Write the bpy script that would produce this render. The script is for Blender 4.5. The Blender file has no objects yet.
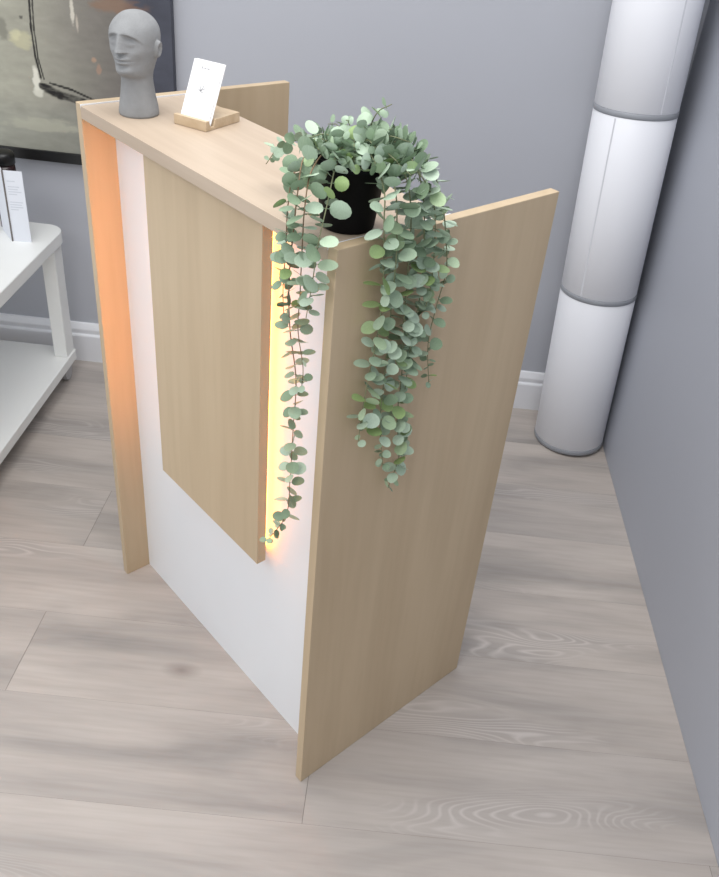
import bpy, bmesh, math, random
from mathutils import Vector, Matrix
random.seed(11)
sc = bpy.context.scene
COL = sc.collection

# ------------------------------------------------------------------ camera
S = 1.1
FPX, PITCH, ROLL, CAMH, CX, CY = 838.94, math.radians(33.035), math.radians(6.667), 1.5109, 388.90, 394.56
YAW = math.radians(-.7548)
F_ = Vector((-math.sin(YAW)*math.cos(PITCH), math.cos(YAW)*math.cos(PITCH), -math.sin(PITCH)))
R_ = Vector((math.cos(YAW), math.sin(YAW), 0))
U_ = R_.cross(F_)
R2 = R_*math.cos(ROLL) + U_*math.sin(ROLL)
U2 = -R_*math.sin(ROLL) + U_*math.cos(ROLL)
cam = bpy.data.cameras.new('camera')
cam_ob = bpy.data.objects.new('camera', cam)
COL.objects.link(cam_ob)
cam.sensor_fit = 'HORIZONTAL'; cam.sensor_width = 36
cam.lens = 36*FPX/719
cam.shift_x = (359.5-CX)/719
cam.shift_y = (CY-438.5)/719
cam.clip_start = 0.02
m = Matrix((R2, U2, -F_)).transposed().to_4x4()
m.translation = Vector((0, 0, CAMH))
cam_ob.matrix_world = m
sc.camera = cam_ob

# ------------------------------------------------------------------ light and exposure
sc.view_settings.view_transform = 'Standard'
sc.view_settings.look = 'None'
sc.view_settings.gamma = 1
sc.view_settings.use_curve_mapping = False
sc.view_settings.exposure = 0.0
W = bpy.data.worlds.new('world'); sc.world = W
W.use_nodes = True
W.node_tree.nodes['Background'].inputs[0].default_value = (0.93, 0.96, 1.0, 1)
W.node_tree.nodes['Background'].inputs[1].default_value = 1.1

def area(name, loc, rot, sx, sy, power, col):
    l = bpy.data.lights.new(name, 'AREA'); l.shape = 'RECTANGLE'
    l.size = sx; l.size_y = sy; l.energy = power; l.color = col
    o = bpy.data.objects.new(name, l); COL.objects.link(o)
    o.location = loc; o.rotation_euler = rot
    return o
area('ceiling_panel_light', (-0.25, 1.20, 2.45), (0, 0, 0), 1.4, 1.1, 25, (1, 0.985, 0.965))
area('ceiling_panel_light', (-1.0, -0.6, 2.45), (0, 0, 0), 1.3, 1.0, 24, (1, 0.985, 0.97))

# ------------------------------------------------------------------ pixel -> point helpers
def ray(x, y): return F_ + R2*((x-CX)/FPX) - U2*((y-CY)/FPX)
OC = Vector((0, 0, CAMH))
TH = math.radians(-44.847)
DU = Vector((math.cos(TH), math.sin(TH), 0)); DV = Vector((-math.sin(TH), math.cos(TH), 0))
D0 = Vector((-0.50973*S, 1.2950*S, 0))
def at_plane(x, y, p, n):
    r = ray(x, y); return OC + r*((p-OC).dot(n)/r.dot(n))
def at_y(x, y, Y): return at_plane(x, y, Vector((0, Y, 0)), Vector((0, 1, 0)))
def at_z(x, y, Z): return at_plane(x, y, Vector((0, 0, Z)), Vector((0, 0, 1)))
def at_u(x, y, u): return at_plane(x, y, D0+DU*u, DU)
def at_v(x, y, v): return at_plane(x, y, D0+DV*v, DV)
def desk_pt(u, v, z): return D0 + DU*u + DV*v + Vector((0, 0, z))

# ------------------------------------------------------------------ materials
def lin(c):
    return tuple(((v/255)/12.92 if v/255 <= .04045 else ((v/255+.055)/1.055)**2.4) for v in c)+(1,)
def newmat(name, rough=.5, spec=.5):
    mt = bpy.data.materials.new(name); mt.use_nodes = True
    nt = mt.node_tree; b = nt.nodes['Principled BSDF']
    b.inputs['Roughness'].default_value = rough
    b.inputs['Specular IOR Level'].default_value = spec
    return mt, nt, b
def N(nt, typ, **k):
    n = nt.nodes.new(typ)
    for a, v in k.items():
        if a.startswith('i_'):
            key = a[2:]
            key = int(key) if key.isdigit() else key.replace('_', ' ')
            n.inputs[key].default_value = v
        else: setattr(n, a, v)
    return n
def ramp(nt, fac, stops):
    r = nt.nodes.new('ShaderNodeValToRGB')
    e = r.color_ramp.elements
    e[0].position, e[0].color = stops[0]; e[1].position, e[1].color = stops[-1]
    for p, c in stops[1:-1]:
        q = e.new(p); q.color = c
    nt.links.new(fac, r.inputs[0]); return r
def mapping(nt, scale, src=None, coord='Object'):
    mp = N(nt, 'ShaderNodeMapping'); mp.inputs['Scale'].default_value = scale
    if src is None: src = N(nt, 'ShaderNodeTexCoord').outputs[coord]
    nt.links.new(src, mp.inputs['Vector']); return mp
def mixc(nt, fac, a, b, mode='MIX'):
    mx = N(nt, 'ShaderNodeMix', data_type='RGBA', blend_type=mode)
    for s, v in ((mx.inputs[0], fac), (mx.inputs[6], a), (mx.inputs[7], b)):
        if hasattr(v, 'is_linked') or hasattr(v, 'links'): nt.links.new(v, s)
        else: s.default_value = v
    return mx.outputs[2]

def plain(name, c, rough=.5, var=.03, scale=8, spec=.5, bump=0):
    mt, nt, b = newmat(name, rough, spec)
    mp = mapping(nt, (scale,)*3)
    nz = N(nt, 'ShaderNodeTexNoise'); nz.inputs['Scale'].default_value = 1; nz.inputs['Detail'].default_value = 4
    nt.links.new(mp.outputs[0], nz.inputs[0])
    l = lin(c); a = tuple(v*(1-var) for v in l[:3])+(1,); d = tuple(min(1, v*(1+var)) for v in l[:3])+(1,)
    r = ramp(nt, nz.outputs[0], [(.3, a), (.7, d)])
    nt.links.new(r.outputs[0], b.inputs['Base Color'])
    if bump:
        bp = N(nt, 'ShaderNodeBump'); bp.inputs['Strength'].default_value = bump; bp.inputs['Distance'].default_value = .002
        nz2 = N(nt, 'ShaderNodeTexNoise'); nz2.inputs['Scale'].default_value = 14; nz2.inputs['Detail'].default_value = 5
        nt.links.new(mp.outputs[0], nz2.inputs[0]); nt.links.new(nz2.outputs[0], bp.inputs['Height'])
        nt.links.new(bp.outputs[0], b.inputs['Normal'])
    return mt
def oak(name, light, dark, scl, rough=.45):
    mt, nt, b = newmat(name, rough, .35)
    mp = mapping(nt, scl)
    n1 = N(nt, 'ShaderNodeTexNoise'); n1.inputs['Scale'].default_value = 1; n1.inputs['Detail'].default_value = 6; n1.inputs['Distortion'].default_value = .4
    nt.links.new(mp.outputs[0], n1.inputs[0])
    mp2 = mapping(nt, tuple(v*6 for v in scl))
    n2 = N(nt, 'ShaderNodeTexNoise'); n2.inputs['Scale'].default_value = 1; n2.inputs['Detail'].default_value = 3
    nt.links.new(mp2.outputs[0], n2.inputs[0])
    r1 = ramp(nt, n1.outputs[0], [(.3, lin(dark)), (.68, lin(light))])
    r2 = ramp(nt, n2.outputs[0], [(.35, (.95, .945, .935, 1)), (.6, (1, 1, 1, 1))])
    nt.links.new(mixc(nt, 1.0, r1.outputs[0], r2.outputs[0], 'MULTIPLY'), b.inputs['Base Color'])
    return mt
M_oak = oak('oak_laminate', (194, 174, 145), (182, 161, 132), (9, 9, .7))
M_oak_h = oak('oak_laminate_lengthwise', (188, 171, 152), (178, 160, 141), (1.2, 16, 16))
M_edge = oak('oak_edge_band', (192, 172, 146), (178, 156, 130), (10, 10, 1.2), .5)
M_white = plain('white_laminate', (226, 228, 231), .35, .008)
M_wall = plain('grey_wall_paint', (172, 174, 181), .75, .02, 1.2, .25)
M_wall_r = plain('grey_side_wall_paint', (172, 175, 184), .55, .02, 1.2, .3)
M_trim = plain('white_gloss_trim', (226, 227, 231), .3, .01)
M_tube = plain('white_tube_cover', (228, 229, 234), .5, .01, 3)
M_seam = plain('seam_tape', (205, 206, 212), .6, .01)
M_band = plain('grey_band', (146, 149, 155), .4, .03)
M_pot = plain('black_plastic', (9, 9, 11), .65, .1, 8, .15)
M_soil = plain('dark_soil', (52, 42, 34), .9, .3, 90)
M_stem = plain('brown_green_stem', (120, 124, 92), .6, .2, 30)
M_stem_b = plain('brown_stem', (122, 100, 76), .6, .2, 30)
M_concrete = plain('grey_concrete', (138, 139, 140), .85, .10, 28, .2, .35)
M_card = plain('white_card', (246, 246, 247), .5, .004)
M_ink = plain('grey_ink', (150, 150, 154), .6, .02)
M_block = oak('pale_wood_block', (204, 184, 156), (184, 161, 131), (14, 40, 40))
M_table = plain('white_table_lacquer', (228, 229, 227), .35, .01)
M_dark = plain('dark_maroon_gloss', (44, 22, 26), .25, .15)
M_black = plain('black_frame', (14, 13, 13), .4, .1)
M_rub = plain('castor_grey', (170, 170, 172), .4, .05)
M_paper = plain('leaflet_paper', (216, 219, 226), .6, .01)
M_groove = plain('dark_seam', (104, 98, 95), .8, .05)  # dark colour of the plank seams, also used for the leaflet spine

def emissive(name, col, s):
    mt, nt, b = newmat(name)
    b.inputs['Base Color'].default_value = col
    b.inputs['Emission Color'].default_value = col
    b.inputs['Emission Strength'].default_value = s
    return mt
M_led = emissive('warm_led', (1, .37, .07, 1), 16.5)

# leaves: per leaf colour attribute
def leafmat():
    mt, nt, b = newmat('eucalyptus_leaf', .5, .3)
    at = N(nt, 'ShaderNodeAttribute', attribute_name='tint')
    sp = N(nt, 'ShaderNodeSeparateColor'); nt.links.new(at.outputs[0], sp.inputs[0])
    r = ramp(nt, sp.outputs[0], [(0, lin((104, 124, 96))), (.45, lin((142, 163, 136))), (.8, lin((186, 204, 184))), (1, lin((150, 174, 116)))])
    nz = N(nt, 'ShaderNodeTexNoise'); nz.inputs['Scale'].default_value = 70
    r2 = ramp(nt, nz.outputs[0], [(.3, (.86, .88, .86, 1)), (.7, (1, 1, 1, 1))])
    nt.links.new(mixc(nt, 1.0, r.outputs[0], r2.outputs[0], 'MULTIPLY'), b.inputs['Base Color'])
    return mt
M_leaf = leafmat()

def floormat():
    mt, nt, b = newmat('grey_oak_planks', .42, .4)
    L = nt.links.new
    uv = N(nt, 'ShaderNodeUVMap'); uv.uv_map = 'plank'
    at = N(nt, 'ShaderNodeAttribute', attribute_name='tint')
    sc_ = N(nt, 'ShaderNodeVectorMath', operation='SCALE'); sc_.inputs[3].default_value = 40
    L(at.outputs[0], sc_.inputs[0])
    add = N(nt, 'ShaderNodeVectorMath', operation='ADD'); L(uv.outputs[0], add.inputs[0]); L(sc_.outputs[0], add.inputs[1])
    def nz(scale, det=4, dist=0):
        mp = mapping(nt, scale, add.outputs[0]); n = N(nt, 'ShaderNodeTexNoise'); n.inputs['Scale'].default_value = 1
        n.inputs['Detail'].default_value = det; n.inputs['Distortion'].default_value = dist
        L(mp.outputs[0], n.inputs[0]); return n.outputs[0]
    big = nz((1.7, 9, 1), 4, .5)
    fine = nz((7, 110, 1), 4)
    fig = nz((2.0, 9.5, 1), 1.5, .15)
    mask = nz((1.5, 8, 1), 1)
    c1 = ramp(nt, big, [(.28, lin((154, 149, 145))), (.5, lin((181, 173, 167))), (.72, lin((196, 188, 181)))]).outputs[0]
    c2 = ramp(nt, fine, [(.3, (.92, .91, .90, 1)), (.62, (1, 1, 1, 1))]).outputs[0]
    c = mixc(nt, 1.0, c1, c2, 'MULTIPLY')
    # cathedral figure: contour lines of a slow stretched noise, inside patches
    mul = N(nt, 'ShaderNodeMath', operation='MULTIPLY'); mul.inputs[1].default_value = 34; L(fig, mul.inputs[0])
    pp = N(nt, 'ShaderNodeMath', operation='PINGPONG'); pp.inputs[1].default_value = .5; L(mul.outputs[0], pp.inputs[0])
    ln = ramp(nt, pp.outputs[0], [(0, (1, 1, 1, 1)), (.26, (0, 0, 0, 1))]).outputs[0]
    mk = ramp(nt, mask, [(.55, (0, 0, 0, 1)), (.70, (.5, .5, .5, 1))]).outputs[0]
    both = N(nt, 'ShaderNodeMath', operation='MULTIPLY'); L(ln, both.inputs[0]); L(mk, both.inputs[1])
    gm = N(nt, 'ShaderNodeMath', operation='MULTIPLY'); L(mk, gm.inputs[0]); gm.inputs[1].default_value = .6
    c = mixc(nt, gm.outputs[0], c, lin((158, 153, 150)))
    c = mixc(nt, both.outputs[0], c, lin((216, 209, 205)))
    # knots
    vo = N(nt, 'ShaderNodeTexVoronoi'); vo.inputs['Scale'].default_value = 1; vo.inputs['Randomness'].default_value = 1
    mp = mapping(nt, (2.1, 4.2, 1), add.outputs[0]); L(mp.outputs[0], vo.inputs[0])
    kn = ramp(nt, vo.outputs['Distance'], [(0, (.8, .8, .8, 1)), (.035, (.45, .45, .45, 1)), (.10, (0, 0, 0, 1))]).outputs[0]
    c = mixc(nt, kn, c, lin((128, 116, 110)))
    # plank tone
    sp = N(nt, 'ShaderNodeSeparateColor'); L(at.outputs[0], sp.inputs[0])
    tone = ramp(nt, sp.outputs[0], [(0, (.90, .90, .905, 1)), (1, (1.0, .985, .97, 1))]).outputs[0]
    c = mixc(nt, 1.0, c, tone, 'MULTIPLY')
    L(c, b.inputs['Base Color'])
    return mt
M_floor = floormat()

# ------------------------------------------------------------------ mesh helpers
def obj(name, bm, mat, parent=None, smooth=False, bevel=0, loc=None):
    me = bpy.data.meshes.new(name)
    bmesh.ops.recalc_face_normals(bm, faces=bm.faces)
    bm.to_mesh(me); bm.free()
    if smooth:
        for p in me.polygons: p.use_smooth = True
    for mm in (mat if isinstance(mat, (list, tuple)) else [mat]): me.materials.append(mm)
    o = bpy.data.objects.new(name, me); COL.objects.link(o)
    if parent: o.parent = parent
    if loc is not None: o.location = loc
    if bevel:
        b = o.modifiers.new('bevel', 'BEVEL'); b.width = bevel; b.segments = 2; b.limit_method = 'ANGLE'; b.angle_limit = math.radians(40)
    return o
def thing(name, label, cat, loc=(0, 0, 0), rotz=0, group=None):
    o = bpy.data.objects.new(name, None); COL.objects.link(o)
    o.empty_display_size = .05
    o.location = loc; o.rotation_euler = (0, 0, rotz)
    o['label'] = label; o['category'] = cat
    if group: o['group'] = group
    return o
def struct(o): o['kind'] = 'structure'; return o
def box(bm, x0, x1, y0, y1, z0, z1, M=None, mi=0):
    vs = [bm.verts.new(Vector(p) if M is None else M @ Vector(p)) for p in
          ((x0,y0,z0),(x1,y0,z0),(x1,y1,z0),(x0,y1,z0),(x0,y0,z1),(x1,y0,z1),(x1,y1,z1),(x0,y1,z1))]
    for f in ((3,2,1,0),(4,5,6,7),(0,1,5,4),(1,2,6,5),(2,3,7,6),(3,0,4,7)):
        fc = bm.faces.new([vs[i] for i in f]); fc.material_index = mi
    return bm
def bx(*a, **k): return box(bmesh.new(), *a, **k)
def lathe(bm, prof, n=64, M=None, cap0=True, cap1=True):
    rings = []
    for r, z in prof:
        rings.append([bm.verts.new((Vector((r*math.cos(2*math.pi*i/n), r*math.sin(2*math.pi*i/n), z))) if M is None
                      else M @ Vector((r*math.cos(2*math.pi*i/n), r*math.sin(2*math.pi*i/n), z))) for i in range(n)])
    for a, b in zip(rings, rings[1:]):
        for i in range(n): bm.faces.new((a[i], a[(i+1) % n], b[(i+1) % n], b[i]))
    if cap0: bm.faces.new(rings[0][::-1])
    if cap1: bm.faces.new(rings[-1])
    return bm
def tube(bm, pts, r0, r1, n=6):
    prev = None; up = Vector((.3, .2, 1)).normalized()
    for k, p in enumerate(pts):
        t = (pts[min(k+1, len(pts)-1)]-pts[max(k-1, 0)]).normalized()
        a = t.cross(Vector((1, .1, 0))).normalized(); b = t.cross(a)
        r = r0+(r1-r0)*k/(len(pts)-1)
        ring = [bm.verts.new(p+(a*math.cos(2*math.pi*i/n)+b*math.sin(2*math.pi*i/n))*r) for i in range(n)]
        if prev:
            for i in range(n): bm.faces.new((prev[i], prev[(i+1) % n], ring[(i+1) % n], ring[i]))
        else: bm.faces.new(ring)
        prev = ring
    bm.faces.new(prev[::-1])

# ------------------------------------------------------------------ the room
BW, RW, PW, RX = 2.3438, .7171, .2125, -3.0     # back wall plane, side wall plane, plank width, left extent
YB0 = -1.4
# floor: one mesh of planks (rows along x)
FR_ = random.Random(14)
bm = bmesh.new(); uvl = bm.loops.layers.uv.new('plank'); cl = bm.loops.layers.float_color.new('tint')
known = {0: -.034, 2: .0, 1: -.677, 3: -.657}
rows = range(-11, 8)
PL = 1.45; g = .0008
offs = {0: -.056, 1: -.6928, 3: -.685, 2: -.21, 4: -.36, 5: -.42, 6: -.30, -1: .70}
for r in rows:
    y0 = .855 + r*PW; y1 = min(y0+PW, BW-.001)
    if y0 > BW-.01: continue
    x = offs.get(r, FR_.uniform(-.6, .6))
    while x > RX: x -= PL
    while x < RW:
        xa, xb = max(x, RX), min(x+PL, RW)
        if xb-xa > .01:
            vs = [bm.verts.new(p) for p in ((xa+g*.5, y0+.0002, 0), (xb-g*.5, y0+.0002, 0), (xb-g*.5, y1-.0001, 0), (xa+g*.5, y1-.0001, 0))]
            f = bm.faces.new(vs); tint = (FR_.random(), FR_.random(), FR_.random(), 1)
            for lp, v in zip(f.loops, vs):
                lp[uvl].uv = (v.co.x, v.co.y-y0); lp[cl] = tint
        x += PL
box(bm, RX, RW, YB0, BW, -.02, -.0015, mi=1)
fl = obj('floor', bm, [M_floor, M_groove]); struct(fl)
# recalc may flip single quads downward; that has no effect on shading
struct(obj('wall_back', bx(RX, RW+.1, BW, BW+.1, -.02, 2.6), M_wall))
struct(obj('wall_right', bx(RW, RW+.1, YB0, BW, -.02, 2.6), M_wall_r))
# skirting board: moulded profile extruded along x
prof = [(0, 0), (.018, 0), (.018, .092), (.0165, .096), (.011, .099), (.0105, .104), (.013, .108), (.0135, .116), (.010, .126), (.007, .134), (0, .136)]
bm = bmesh.new()
A = [bm.verts.new((RX, BW-p[0], p[1])) for p in prof]; B = [bm.verts.new((RW, BW-p[0], p[1])) for p in prof]
for i in range(len(prof)):
    j = (i+1) % len(prof); bm.faces.new((A[i], A[j], B[j], B[i]))
bm.faces.new(A[::-1]); bm.faces.new(B)
struct(obj('baseboard_back', bm, M_trim))

# ------------------------------------------------------------------ reception desk (local axes: u, v, z)
DL, DD, T, ZB, TB, DB = .6931, .4350, .0172, 1.0972, .0215, .2151
VW, VP, TP = .0582, .0222, .0185
RU0, RU1, RZ = .1784, .5079, .4162
desk = thing('reception_desk', 'small pale oak reception desk with white front panel and glowing raised panel', 'desk', D0, TH)
obj('side_panel', bx(-.0045, T-.0045, 0, DD, 0, 1.1), M_oak, desk, bevel=.0010)
obj('side_panel', bx(DL-T, DL, 0, DD, 0, 1.1), M_oak, desk, bevel=.0010)
obj('countertop', bx(T-.0045, DL-T, .0, DB, ZB-TB, ZB), M_oak_h, desk, bevel=.0007)
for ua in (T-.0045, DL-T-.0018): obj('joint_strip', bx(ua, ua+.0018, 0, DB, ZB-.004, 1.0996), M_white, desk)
obj('front_panel', bx(T-.0045, DL-T, VW, VW+.016, 0, ZB-TB), M_white, desk)
o = obj('raised_panel', bx(RU0, RU1, VP, VP+TP, RZ, ZB-TB), M_oak, desk, bevel=.0007)
for u in (.24, .43):
    for z in (.50, .98): obj('mounting_block', bx(u-.02, u+.02, VP+TP, VW, z-.02, z+.02), M_white, desk)
for name, ua, ub in (('left', RU0+.005, RU0+.009), ('right', RU1-.027, RU1-.023)):
    st = obj('led_strip', bx(ua, ub, VP+TP+.001, VW-.001, .425, ZB-TB-.005), M_led, desk)
    st['label'] = 'glowing warm orange light strip'
obj('worktop', bx(T-.0045, DL-T, VW+.016, DD-.03, .725, .745), M_oak_h, desk)

# ------------------------------------------------------------------ leaning tube column in the corner
a = Vector((-.0375, .0385, 1)).normalized()
b0 = Vector((.6095, 2.189, 0))
RT, HS = .1065, .5010
zax = a; xax = Vector((0, 1, 0)).cross(zax).normalized(); yax = zax.cross(xax)
MT = Matrix((xax, yax, zax)).transposed().to_4x4(); MT.translation = b0+Vector((0, 0, .0045))
col = thing('cylindrical_column', 'tall white cylinder of three stacked sections with grey bands leaning in corner', 'column', b0)
MTl = Matrix.Translation(-b0) @ MT
for k in range(3):
    for nm, z0, z1, rr, mm in (('band', k*HS, k*HS+.014, RT+.0012, M_band), ('section', k*HS+.014, (k+1)*HS-(.0002), RT, M_tube)):
        o = obj(nm, lathe(bmesh.new(), [(rr-.001, z0), (rr, z0+.001), (rr, z1-.001), (rr-.001, z1)], 96, MTl), mm, col)
        for p in o.data.polygons: p.use_smooth = len(p.vertices) == 4
# cover overlap seams: a thin raised strip running up a section
def seam(k, ang):
    bm = bmesh.new(); z0 = k*HS+.016; z1 = (k+1)*HS-.004
    pr = []
    for i in range(7):
        t = ang + (i-3)*.009; r = RT+.0003*math.cos((i-3)/3*math.pi/2)**.5 if abs(i-3) < 3 else RT-.0005
        pr.append((r*math.cos(t), r*math.sin(t)))
    A = [bm.verts.new(MTl @ Vector((x, y, z0))) for x, y in pr]; B = [bm.verts.new(MTl @ Vector((x, y, z1))) for x, y in pr]
    for i in range(6): bm.faces.new((A[i], A[i+1], B[i+1], B[i]))
    return obj('cover_seam', bm, M_seam, col, smooth=False)
seam(1, math.radians(-128)); seam(2, math.radians(-68))

# ------------------------------------------------------------------ painting on the back wall
PX0, PX1, PZ0, PZ1, PY = -1.45, -.6375, .668, 1.62, BW-.028
pt = thing('abstract_painting', 'large abstract grey and beige painting with black strokes on back wall', 'painting', (PX0, BW, PZ0))
def sstep(a, b, x):
    t = max(0, min(1, (x-a)/(b-a))); return t*t*(3-2*t)
def seg(p, a, b):
    ax, az = a; bx_, bz = b; dx, dz = bx_-ax, bz-az
    t = max(0, min(1, ((p[0]-ax)*dx+(p[1]-az)*dz)/(dx*dx+dz*dz)))
    return math.hypot(p[0]-ax-t*dx, p[1]-az-t*dz), t
from mathutils import noise
def w2(x, y): q = at_y(x, y, PY); return (q.x, q.z)
S1 = [w2(*q) for q in ((29, 0), (31, 28), (35, 55), (41, 78))]
S1b = [w2(*q) for q in ((32, 0), (34, 30), (38, 58), (44, 79))]
S1t = (w2(28, -60))
S2 = [w2(*q) for q in ((42, 86), (60, 95), (84, 103))]
S3 = [w2(*q) for q in ((50, 83), (72, 90), (96, 101))]
blobs = [  # px centre, radius (m), stretch, colour, strength
    ((20, 40), .028, (1.1, .8), (186, 181, 150), .7), ((15, 34), .016, (1, 1), (200, 196, 160), .6), ((36, 78), .018, (.5, 2.0), (214, 211, 198), .9),
    ((39, 92), .014, (1.1, .9), (206, 204, 190), .8), ((72, 12), .012, (.5, 3.0), (206, 200, 186), .8), ((77, 24), .010, (.45, 2.0), (196, 184, 170), .6),
    ((99, 70), .011, (.7, 1.6), (170, 134, 112), .5), ((94, 60), .007, (1, 1), (186, 148, 120), .5), ((118, 6), .045, (1.6, .5), (140, 104, 78), .5),
    ((2, 28), .02, (.8, 1.6), (110, 108, 98), .6), ((21, 17), .005, (1, .8), (70, 66, 62), .8), ((45, 125), .08, (1.6, .25), (178, 176, 158), .5)]
blobs = [(w2(*q), r, s_, lin(c)[:3], k) for q, r, s_, c, k in blobs]
def paint(x, z):
    n = noise.fractal(Vector((x*7, z*7, 3)), 1.0, 2.0, 5)
    n2 = noise.fractal(Vector((x*22, z*60, 9)), 1.0, 2.0, 4)
    t = sstep(-1.12, -.76, x + .05*n)
    A = Vector(lin((162, 160, 146))[:3]); Bc = Vector(lin((110, 105, 100))[:3]); C = Vector(lin((70, 72, 82))[:3]); D = Vector(lin((128, 130, 122))[:3])
    c = A.lerp(Bc, t)
    c = c.lerp(D, .5*sstep(.86, .76, z+.03*n))
    c = c.lerp(C, sstep(-.768, -.733, x+.015*n+.06*(z-1.0)))
    c = c*(1+.16*n+.10*n2)
    for (bx0, bz0), r, (sx, sz), cc, k in blobs:
        d = math.hypot((x-bx0)/sx, (z-bz0)/sz)/r + .5*n2
        f = k*sstep(1.15, .6, d)
        if f > 0: c = c.lerp(Vector(cc), f)
    K = Vector(lin((26, 24, 23))[:3])
    def stroke(pts, wd, dens):
        nonlocal c
        for a_, b_ in zip(pts, pts[1:]):
            d, tt = seg((x, z), a_, b_)
            wl = wd*(1+.45*n2)
            f = sstep(wl, wl*.55, d)*dens
            if f > 0: c = c.lerp(K, f)
    stroke([S1t]+S1, .0036, .95); stroke([(S1t[0]+.006, S1t[1])]+S1b, .0026, .9)
    brk = .55+.6*abs(n2)+.4*n
    stroke(S2, .0125, min(1, max(.35, brk+.25))); stroke(S3, .0035, .95)
    return c
bm = bmesh.new(); cl = bm.verts.layers.float_color.new('paint')
nx, nzv = 420, 260
x0, z0, x1, z1 = PX0+.002, PZ0+.03, PX1-.004, PZ1-.02
grid = []
for i in range(nx+1):
    s_ = i/nx; x = x0+(x1-x0)*(1-(1-s_)**1.0)
    c_ = []
    for j in range(nzv+1):
        t_ = j/nzv; z = z0+(z1-z0)*(t_**1.5)
        v = bm.verts.new((x-PX0, PY-BW, z-PZ0)); cc = paint(x, z); v[cl] = (*[max(0, q) for q in cc], 1); c_.append(v)
    grid.append(c_)
for i in range(nx):
    for j in range(nzv): bm.faces.new((grid[i][j], grid[i+1][j], grid[i+1][j+1], grid[i][j+1]))
mt, nt, b = newmat('painted_canvas', .55, .3)
at = N(nt, 'ShaderNodeAttribute', attribute_name='paint'); nt.links.new(at.outputs[0], b.inputs['Base Color'])
bp = N(nt, 'ShaderNodeBump'); bp.inputs['Strength'].default_value = .25; bp.inputs['Distance'].default_value = .003
nz = N(nt, 'ShaderNodeTexNoise'); nz.inputs['Scale'].default_value = 60; nt.links.new(nz.outputs[0], bp.inputs['Height']); nt.links.new(bp.outputs[0], b.inputs['Normal'])
cv = obj('canvas', bm, mt, pt); cv.location = (0, 0, 0)
M_navy = plain('charcoal_canvas_edge', (70, 72, 82), .6, .1)
W_ = PX1-PX0; H_ = PZ1-PZ0
bm = bx(.001, W_-.004, -.0275, -.001, .002, H_-.001)
obj('stretcher', bm, M_navy, pt)
fr = obj('frame_rail', bx(0, W_, -.034, 0, 0, .030), M_black, pt, bevel=.001); fr['label'] = 'black bottom frame rail'

# ------------------------------------------------------------------ white two-tier table on castors
TX, TYb, TH_, TL_, TW_ = -.956, 2.262, .50, 1.15, .52
tab = thing('side_table', 'white two tier coffee table on castors by the back wall', 'table', (TX-TW_/2, TYb-TL_/2, 0))
def rrect(x0, x1, y0, y1, r, n=10):
    pts = []
    for cx, cy, a0 in ((x1-r, y1-r, 0), (x0+r, y1-r, 90), (x0+r, y0+r, 180), (x1-r, y0+r, 270)):
        for i in range(n+1):
            t = math.radians(a0+90*i/n); pts.append((cx+r*math.cos(t), cy+r*math.sin(t)))
    return pts
def prism(pts, z0, z1):
    bm = bmesh.new(); A = [bm.verts.new((x, y, z0)) for x, y in pts]; B = [bm.verts.new((x, y, z1)) for x, y in pts]
    n = len(pts)
    for i in range(n): bm.faces.new((A[i], A[(i+1) % n], B[(i+1) % n], B[i]))
    bm.faces.new(A[::-1]); bm.faces.new(B); return bm
hx, hy = TW_/2, TL_/2
obj('tabletop', prism(rrect(-hx, hx, -hy, hy, .055), TH_-.038, TH_), M_table, tab, bevel=.003)
obj('shelf', prism(rrect(-hx-.005, hx-.006, -hy, hy-.022, .012, 4), .068, .100), M_table, tab, bevel=.002)
for sx in (-1, 1):
    for sy in (-1, 1):
        xo = hx-.012 if sx > 0 else -hx+.055
        yo = hy-.028 if sy > 0 else -hy+.085
        obj('leg', bx(xo-.040, xo, yo-.055, yo, .100, TH_-.038), M_table, tab, bevel=.002)
        cs = obj('castor', lathe(bmesh.new(), [(.010, -.011), (.025, -.010), (.026, 0), (.025, .010), (.010, .011)], 28,
                 Matrix.Translation((xo-.025, yo-.022, .0262)) @ Matrix.Rotation(math.pi/2, 4, 'Y')), M_rub, tab, smooth=False)
        obj('castor_fork', bx(xo-.041, xo-.009, yo-.034, yo-.010, .054, .068), M_table, cs)
# leaflet standing open on the table
def quad_card(name, p, d, w, h, th, lean, mat, parent):
    d = Vector((d[0], d[1], 0)).normalized(); n = Vector((-d.y, d.x, 0))
    up = (Vector((0, 0, 1))*math.cos(lean) + n*math.sin(lean))
    M = Matrix((d, up.cross(d).normalized()*-1, up)).transposed().to_4x4(); M.translation = Vector(p)
    return obj(name, bx(0, w, -th/2, th/2, 0, h, M=M), mat, parent)
lf = thing('leaflet', 'open white folded leaflet standing upright on the white side table', 'leaflet', (-1.0524, 2.1202, TH_))
quad_card('page', (0, .001, 0), (1, .08), .050, .200, .0012, 0, M_paper, lf)
quad_card('page', (-.002, .0, 0), (-.09, .11), .085, .205, .0012, 0, M_paper, lf)
sp = obj('spine', bx(-.002, .0015, -.002, .0012, 0, .200), M_groove, lf); sp['label'] = 'dark folded edge'
bm = bmesh.new()
dd = Vector((1, .08, 0)).normalized(); nn = Vector((-dd.y, dd.x, 0)); ln_ = 0
up = Vector((0, 0, 1))*math.cos(ln_)+nn*math.sin(ln_)
M = Matrix((dd, up.cross(dd)*-1, up)).transposed().to_4x4(); M.translation = Vector((0, .001, 0))
for k, (za, wa) in enumerate(((.17, .02), (.155, .03), (.148, .025), (.141, .034), (.134, .022), (.112, .034), (.105, .03), (.098, .033), (.091, .02))):
    box(bm, .008, .008+wa, -.0010, .0010, za, za+.0025, M=M)
obj('printed_lines', bm, plain('pale_print', (196, 200, 208), .6, .01), lf)
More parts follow.
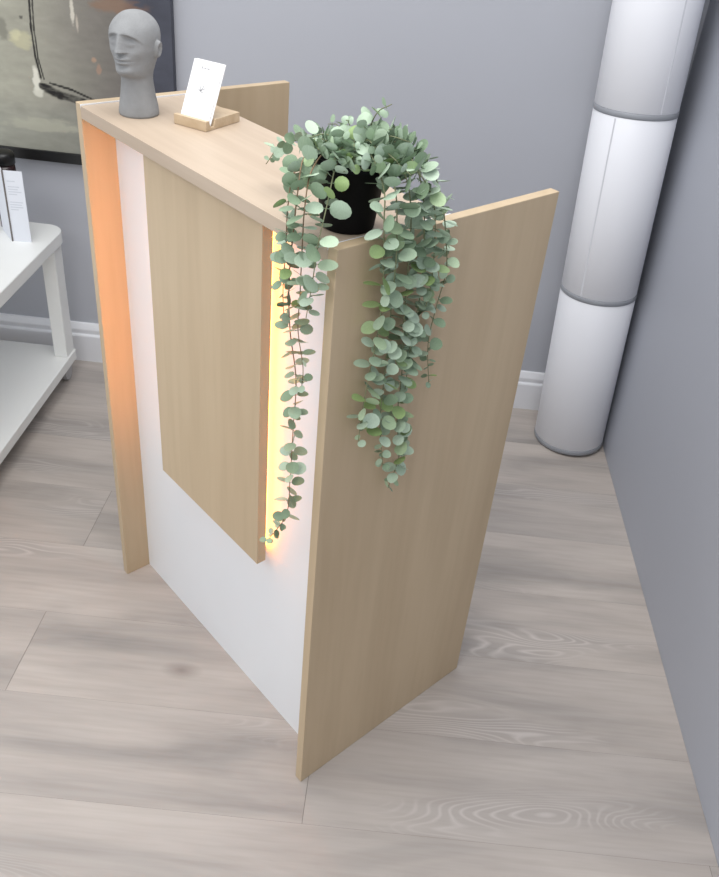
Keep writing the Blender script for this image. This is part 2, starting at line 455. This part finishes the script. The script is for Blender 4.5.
# dark glossy canister behind the leaflet
ca = thing('dark_canister', 'dark maroon rounded canister behind the leaflet on the white table', 'canister', (-1.055, 2.30, TH_))
ca.location = (-1.098, 2.225, TH_)
obj('body', lathe(bmesh.new(), [(.03, 0), (.030, .004), (.031, .12), (.031, .160), (.029, .18)], 40), M_dark, ca, smooth=True)
obj('lid', lathe(bmesh.new(), [(.029, .180), (.032, .182), (.032, .204), (.029, .212), (.018, .216), (.001, .217)], 40), M_black, ca, smooth=True)

# ------------------------------------------------------------------ concrete head
HZ = [0, .003, .015, .030, .045, .056, .062, .0655, .070, .078, .088, .098, .110, .122, .134, .144, .152, .157, .1595, .1602]
FR = [.0325, .0335, .0325, .0300, .0278, .0268, .0285, .0345, .0395, .0415, .0425, .0432, .0440, .0448, .0425, .0345, .0240, .0150, .0070, .0006]
BK = [.0325, .0335, .0325, .0295, .0272, .0265, .0268, .0272, .0282, .0315, .0375, .0430, .0475, .0500, .0485, .0425, .0330, .0225, .0110, .0008]
WD = [.0310, .0320, .0305, .0280, .0258, .0248, .0250, .0255, .0265, .0290, .0318, .0340, .0358, .0368, .0352, .0305, .0232, .0155, .0075, .0006]
def interp(z, arr):
    z = max(HZ[0], min(HZ[-1], z))
    for i in range(len(HZ)-1):
        if z <= HZ[i+1]:
            t = (z-HZ[i])/(HZ[i+1]-HZ[i])
            p0 = arr[max(i-1, 0)]; p1 = arr[i]; p2 = arr[i+1]; p3 = arr[min(i+2, len(arr)-1)]
            d1 = (p2-p0)/(HZ[i+1]-HZ[max(i-1, 0)])*(HZ[i+1]-HZ[i]); d2 = (p3-p1)/(HZ[min(i+2, len(HZ)-1)]-HZ[i])*(HZ[i+1]-HZ[i])
            return (2*t**3-3*t*t+1)*p1+(t**3-2*t*t+t)*d1+(-2*t**3+3*t*t)*p2+(t**3-t*t)*d2
    return arr[-1]
def gs(x, s): return math.exp(-(x/s)**2/2)
def face(th, z):
    a = abs(th); d = 0
    # nose: bridge running down to a wide tip with a sharp underside
    if .100 < z < .136:
        t = max(0, min(1, (.130-z)/.026))
        d += (.0020*sstep(.136, .128, z)+.0112*t**1.2)*gs(th, .075+.05*t*t)*sstep(.1015, .1045, z)
    zb = .1305-.010*(a/.75)**2                                  # arched brow line
    d += .0010*gs(a-.38, .22)*gs(z-zb-.002, .0025)
    d -= .0056*gs(a-.40, .20)*sstep(zb+.001, zb-.003, z)*sstep(.098, .122, z)
    d += .0028*gs(a-.42, .15)*gs(z-.1165, .0035)                # closed lid
    d += .0016*gs(a-.62, .22)*gs(z-.105, .008)                  # cheek
    d -= .0020*gs(a-.62, .16)*gs(z-.088, .008)
    d += .0054*gs(th, .16)*gs(z-.0938, .0022) + .0056*gs(th, .14)*gs(z-.0875, .0025)   # lips
    d -= .0026*gs(th, .20)*gs(z-.0906, .0009)
    d -= .0026*gs(th, .22)*gs(z-.0820, .0026)
    d += .0050*gs(th, .26)*gs(z-.0740, .0050)                   # chin
    d -= .0012*gs(th, .05)*gs(z-.0985, .0026)
    e = math.hypot((a-1.72)/.20, (z-.106)/.0135)                # ears
    d += .0075*sstep(1.15, .80, e)*(.65+.35*sstep(1.4, 1.9, a)) - .0040*gs(e, .38)*(1 if e < 1.2 else 0)
    return d
NZ, NT = 230, 200
bm = bmesh.new(); rows_ = []
for k in range(NZ+1):
    s_ = k/NZ; z = .1602*(s_ if s_ < .9 else .9+(s_-.9)*1.0)
    f, bk, w = interp(z, FR), interp(z, BK), interp(z, WD)
    row = []
    for i in range(NT):
        th = 2*math.pi*i/NT
        if th > math.pi: th -= 2*math.pi
        cx = f if abs(th) < math.pi/2 else bk
        r = 1/math.sqrt((math.cos(th)/cx)**2+(math.sin(th)/w)**2)
        r += face(th, z)*(1 if z > .06 else 0) + .00025*noise.noise(Vector((th*3, z*90, 1)))
        row.append(bm.verts.new((r*math.cos(th), r*math.sin(th), z)))
    rows_.append(row)
for A, B in zip(rows_, rows_[1:]):
    for i in range(NT): bm.faces.new((A[i], A[(i+1) % NT], B[(i+1) % NT], B[i]))
bm.faces.new(rows_[0][::-1]); bm.faces.new(rows_[-1])
hd = obj('head_sculpture', bm, M_concrete, smooth=True)
hd.location = desk_pt(.0895, .067, ZB+.0003); hd.rotation_euler = (0, 0, math.radians(-104))
hd['label'] = 'grey concrete mannequin head sculpture on the far end of the counter'; hd['category'] = 'sculpture'

# ------------------------------------------------------------------ card holder and cards
Cc = desk_pt(.178, .118, ZB)
ex = (DU*math.cos(.33)+DV*math.sin(.33)).normalized(); ey = Vector((-ex.y, ex.x, 0))
org = desk_pt(.160, .091, ZB+.0003)
MB_ = Matrix((ex, ey, Vector((0, 0, 1)))).transposed().to_4x4()
ang = math.atan2(ex.y, ex.x)
ho = thing('card_holder', 'small pale wooden slotted block holding white cards on the counter', 'card holder', org, ang)
bm = bmesh.new()
# block with a cross slot: profile in (y,z) extruded along x
pf = [(0, 0), (.088, 0), (.088, .016), (.024, .016), (.020, .005), (.012, .005), (.008, .016), (0, .016)]
A = [bm.verts.new((0, y, z)) for y, z in pf]; B = [bm.verts.new((.066, y, z)) for y, z in pf]
for i in range(len(pf)):
    j = (i+1) % len(pf); bm.faces.new((A[i], A[j], B[j], B[i]))
bm.faces.new(A[::-1]); bm.faces.new(B)
obj('block', bm, M_block, ho, bevel=.0006)
lean = math.radians(25)
def card(off, y, label, first):
    c = thing('gift_card', label, 'card', org, ang, None)
    upv = Vector((0, math.sin(lean), math.cos(lean)))
    M = Matrix((Vector((1, 0, 0)), Vector((0, math.cos(lean), -math.sin(lean))), upv)).transposed().to_4x4()
    M.translation = Vector((off, y, .0066))
    obj('sheet', bx(0, .058, 0, .0016, 0, .098, M=M), M_card, c)
    if first:
        bm = bmesh.new()
        # small heading and leaf-like emblem, both faint grey
        x = .019
        for wd, hh in ((.0022, .0052), (.0018, .0038), (.0020, .0036), (.0012, .0048), (.0020, .0036), (.0018, .0036)):
            box(bm, x, x+wd, -.0003, .0002, .085, .085+hh*.7, M=M); x += wd+.0012
        obj('heading', bm, M_ink, c)
        bm = bmesh.new()
        for a_, l_ in ((35, .010), (62, .011), (100, .008), (150, .006), (-20, .006)):
            t = math.radians(a_); R = M @ Matrix.Translation((.027, 0, .050)) @ Matrix.Rotation(-t, 4, 'Y')
            box(bm, 0, l_, -.0003, .0002, -.0007, .0007, M=R)
        obj('emblem', bm, M_ink, c)
    return c
card(.003, .0105, 'front white printed card leaning in the wooden block on the counter', True)
card(.0055, .0135, 'rear white card mostly hidden behind the printed card in the block', False)

# ------------------------------------------------------------------ potted trailing eucalyptus
PC = desk_pt(.6330, .0655, ZB+.0004)
plant = thing('potted_eucalyptus', 'artificial trailing eucalyptus in a black pot on the near counter corner', 'plant', PC)
pot = obj('pot', lathe(bmesh.new(), [(.020, 0), (.0335, .0005), (.0348, .003), (.0445, .080), (.0465, .0805), (.0465, .090), (.0435, .090), (.0425, .075), (.002, .073)], 64), M_pot, plant, smooth=False)
for p in pot.data.polygons: p.use_smooth = len(p.vertices) == 4
obj('soil', lathe(bmesh.new(), [(.001, .0745), (.020, .079), (.036, .077), (.0424, .074)], 32, cap0=True, cap1=True), M_soil, pot)

def catmull(P, step=.004):
    out = []
    Q = [P[0]*2-P[1]]+P+[P[-1]*2-P[-2]]
    for i in range(1, len(Q)-2):
        n = max(2, int((Q[i+1]-Q[i]).length/step))
        for k in range(n):
            t = k/n
            out.append(.5*((2*Q[i])+(Q[i+1]-Q[i-1])*t+(2*Q[i-1]-5*Q[i]+4*Q[i+1]-Q[i+2])*t*t+(3*Q[i]-Q[i-1]-3*Q[i+1]+Q[i+2])*t**3))
    out.append(P[-1]); return out
def leaf(bm, cl, p, out, tng, size, tint, droop):
    """rounded leaf with short stalk, slightly cupped and folded, two sided thin solid"""
    side = tng.cross(out).normalized()
    out = (out+tng*droop).normalized(); nrm = side.cross(out).normalized()
    rot = Matrix.Rotation(random.gauss(0, .55), 3, out); side = rot @ side; nrm = rot @ nrm
    Lw, Ll = size*random.uniform(.88, 1.05), size*random.uniform(.95, 1.12)
    stalk = size*.28
    n = 12; cup = random.uniform(-.10, .28)
    def P(a, b, k=0): return p + out*(stalk+Ll+a*Ll) + side*(b*Lw) + nrm*((a*a*.5+b*b)*cup*size*.8 + abs(b)*.06*size + k)
    for sgn, flip in ((.00022, 0), (-.00022, 1)):
        cen = bm.verts.new(P(0, 0, sgn)); rings = []
        for rr in (.55, 1.0):
            ring = []
            for i in range(n):
                t = 2*math.pi*i/n; aa = math.cos(t)*rr; bb = math.sin(t)*rr*(1.0-.10*math.cos(t))
                ring.append(bm.verts.new(P(aa, bb, sgn if rr < 1 else 0)))
            rings.append(ring)
        fs = [bm.faces.new((cen, rings[0][i], rings[0][(i+1) % n])) for i in range(n)]
        fs += [bm.faces.new((rings[0][i], rings[1][i], rings[1][(i+1) % n], rings[0][(i+1) % n])) for i in range(n)]
        for f in fs:
            f.smooth = True
            for lp in f.loops: lp[cl] = (tint, tint, tint, 1)
    # stalk
    a = p; b = p+out*stalk*1.5
    s1, s2 = side*.0005, nrm*.0005
    vs = [bm.verts.new(q) for q in (a+s1, a+s2, a-s1, a-s2, b+s1, b+s2, b-s1, b-s2)]
    for i in range(4):
        f = bm.faces.new((vs[i], vs[(i+1) % 4], vs[4+(i+1) % 4], vs[4+i]))
        for lp in f.loops: lp[cl] = (.1, .1, .1, 1)
def desk_uvz(q):
    r = q-D0; return r.dot(DU), r.dot(DV), q.z
def clear_ok(q, rad=0):
    u, v, z = desk_uvz(q)
    if z < 1.101 and -.001 < u < DL+.0015 and -.0015 < v < DD: return False
    if z < 1.19 and math.hypot(q.x-PC.x, q.y-PC.y) < .0445*(.78+.22*min(1, max(0, (z-1.1)/.09)))+.001: return False
    return True
def vine(P, size0, size1, space, tint0=.5, tint1=.6, stemmat=None, skip=.02, taper_last=.12):
    pts = catmull(P)
    loc = [q-PC for q in pts]
    bm = bmesh.new(); tube(bm, loc, .0011, .0006)
    st = obj('vine', bm, stemmat or M_stem, plant, smooth=True)
    bm = bmesh.new(); cl = bm.loops.layers.float_color.new('tint')
    L = sum((b-a).length for a, b in zip(pts, pts[1:])); s = 0; nxt = skip; k = 0; phase = random.uniform(0, 3)
    for i in range(1, len(pts)):
        s += (pts[i]-pts[i-1]).length
        if s >= nxt:
            tng = (pts[min(i+1, len(pts)-1)]-pts[i-1]).normalized()
            a = tng.cross(Vector((.2, .9, .1))).normalized(); b = tng.cross(a)
            t = s/L; sz = size0+(size1-size0)*t
            if 1-t < taper_last: sz *= .6
            for h in (0, math.pi):
                th = phase+k*math.pi/2+h+random.gauss(0, .25)
                o_ = a*math.cos(th)+b*math.sin(th)
                for tries in range(9):
                    szz = sz*random.uniform(.8, 1.15)
                    dr = random.uniform(-.25, .55)
                    oo = (o_+tng*dr).normalized()
                    if all(clear_ok(pts[i]+oo*szz*q_+tng.cross(oo)*szz*.7*w_) for q_ in (.6, 1.3, 2.3) for w_ in (-1, 0, 1)): break
                    th += .55; o_ = a*math.cos(th)+b*math.sin(th)
                else: continue
                tt = min(1, max(0, random.gauss(tint0+(tint1-tint0)*t, .2)))
                leaf(bm, cl, pts[i]-PC, o_, tng, szz, tt, dr)
            k += 1; nxt += space*random.uniform(.8, 1.25)
    f = obj('foliage', bm, M_leaf, st, smooth=False)
    for p in f.data.polygons: p.use_smooth = True
rim = lambda dx, dy: PC+Vector((dx, dy, .088))
def lift(p, dz): return p+Vector((0, 0, dz))
core = PC+Vector((0, 0, .080))
VF = -.024
# curtain hanging over the front edge of the counter
def V(x, y, v=VF): return at_v(x, y, v)
def Uu(x, y, u): return at_u(x, y, u)
vine([core, at_v(322, 146, .05), at_v(304, 158, .01), V(298, 190), V(293, 235), V(289, 280), V(290, 330), V(296, 380), V(293, 430), V(290, 480), V(286, 515), V(268, 540)],
     .0098, .0086, .0155, .5, .5, M_stem_b)
vine([core, at_v(330, 150, .04), at_v(312, 170, .0), V(305, 205), V(302, 250), V(300, 295), V(298, 330), V(303, 368), V(301, 392)], .0102, .0085, .0155, .5, .6, M_stem_b)
vine([core, at_v(340, 146, .045), at_v(334, 172, .022), at_v(327, 205, -.004), V(318, 245), V(312, 285), V(306, 318)], .0115, .0105, .0165, .7, .7, M_stem)
vine([core, at_v(325, 152, .04), at_v(296, 170, -.005), V(288, 205), V(286, 245), V(283, 290), V(284, 320)], .0092, .0082, .0165, .4, .5, M_stem_b)
# curtain hanging over the near side panel
U0 = DL+.018
vine([core, Uu(372, 158, .66), Uu(384, 190, .70), Uu(384, 222, U0), Uu(384, 250, U0), Uu(383, 285, U0), Uu(380, 318, U0), Uu(374, 352, U0), Uu(367, 385, U0), Uu(361, 420, U0), Uu(358, 445, U0)], .0110, .0102, .0130, .55, .95, taper_last=.05)
vine([core, Uu(385, 150, .655), Uu(405, 175, .70), Uu(411, 215, U0), Uu(408, 270, U0), Uu(404, 320, U0), Uu(402, 370, U0), Uu(397, 420, U0), Uu(399, 455, U0), Uu(388, 488, U0)], .0108, .0104, .0125, .6, .75, taper_last=.04)
vine([core, Uu(390, 142, .65), Uu(425, 160, .69), Uu(441, 195, U0), Uu(446, 240, U0+.005), Uu(446, 272, U0), Uu(436, 308, U0), Uu(428, 345, U0), Uu(429, 388, U0)], .0102, .0080, .0150, .6, .65)
vine([core, Uu(385, 150, .65), Uu(412, 160, .69), Uu(423, 195, U0), Uu(424, 240, U0+.006), Uu(421, 290, U0), Uu(413, 330, U0), Uu(408, 365, U0), Uu(404, 398, U0)], .0112, .0096, .0130, .6, .7)
vine([core, Uu(378, 160, .65), Uu(394, 185, .70), Uu(397, 222, U0), Uu(396, 262, U0+.01), Uu(392, 300, U0), Uu(388, 340, U0), Uu(384, 380, U0), Uu(380, 425, U0), Uu(383, 468, U0)], .0108, .0100, .0145, .5, .75)
vine([core, Uu(392, 155, .66), Uu(418, 172, .71), Uu(434, 205, U0+.01), Uu(434, 255, U0+.012), Uu(430, 290, U0+.01), Uu(422, 318, U0)], .0108, .009, .0135, .6, .7)
# crown sprays
ends = [(392, 104, .0), (404, 132, .02), (424, 152, .02), (328, 124, .0), (346, 120, -.01), (308, 138, .0), (366, 128, -.03), (382, 132, .01),
        (344, 172, -.052), (362, 170, -.052), (326, 176, -.04), (376, 164, -.05), (336, 166, -.05), (354, 162, -.05), (300, 146, .0), (416, 150, .0),
        (432, 172, .02), (354, 150, -.045), (334, 160, -.05), (398, 162, -.04), (412, 176, -.04), (376, 148, -.04), (318, 150, -.03), (358, 126, .03), (410, 142, -.01), (342, 138, -.03)]
for x, y, dd_ in ends:
    e = at_y(x, y, PC.y+dd_)
    midp = core.lerp(e, .55)+Vector((0, 0, .018))
    vine([core+Vector(((e.x-core.x)*.25, dd_*.3, .004)), midp, e], .0115, .0095, .0115, .6, .62, skip=.012)
vine([core, at_v(318, 138, .06), at_v(298, 140, .06), at_v(280, 146, .06), at_v(266, 164, .06)], .0088, .0068, .0130, .6, .6)
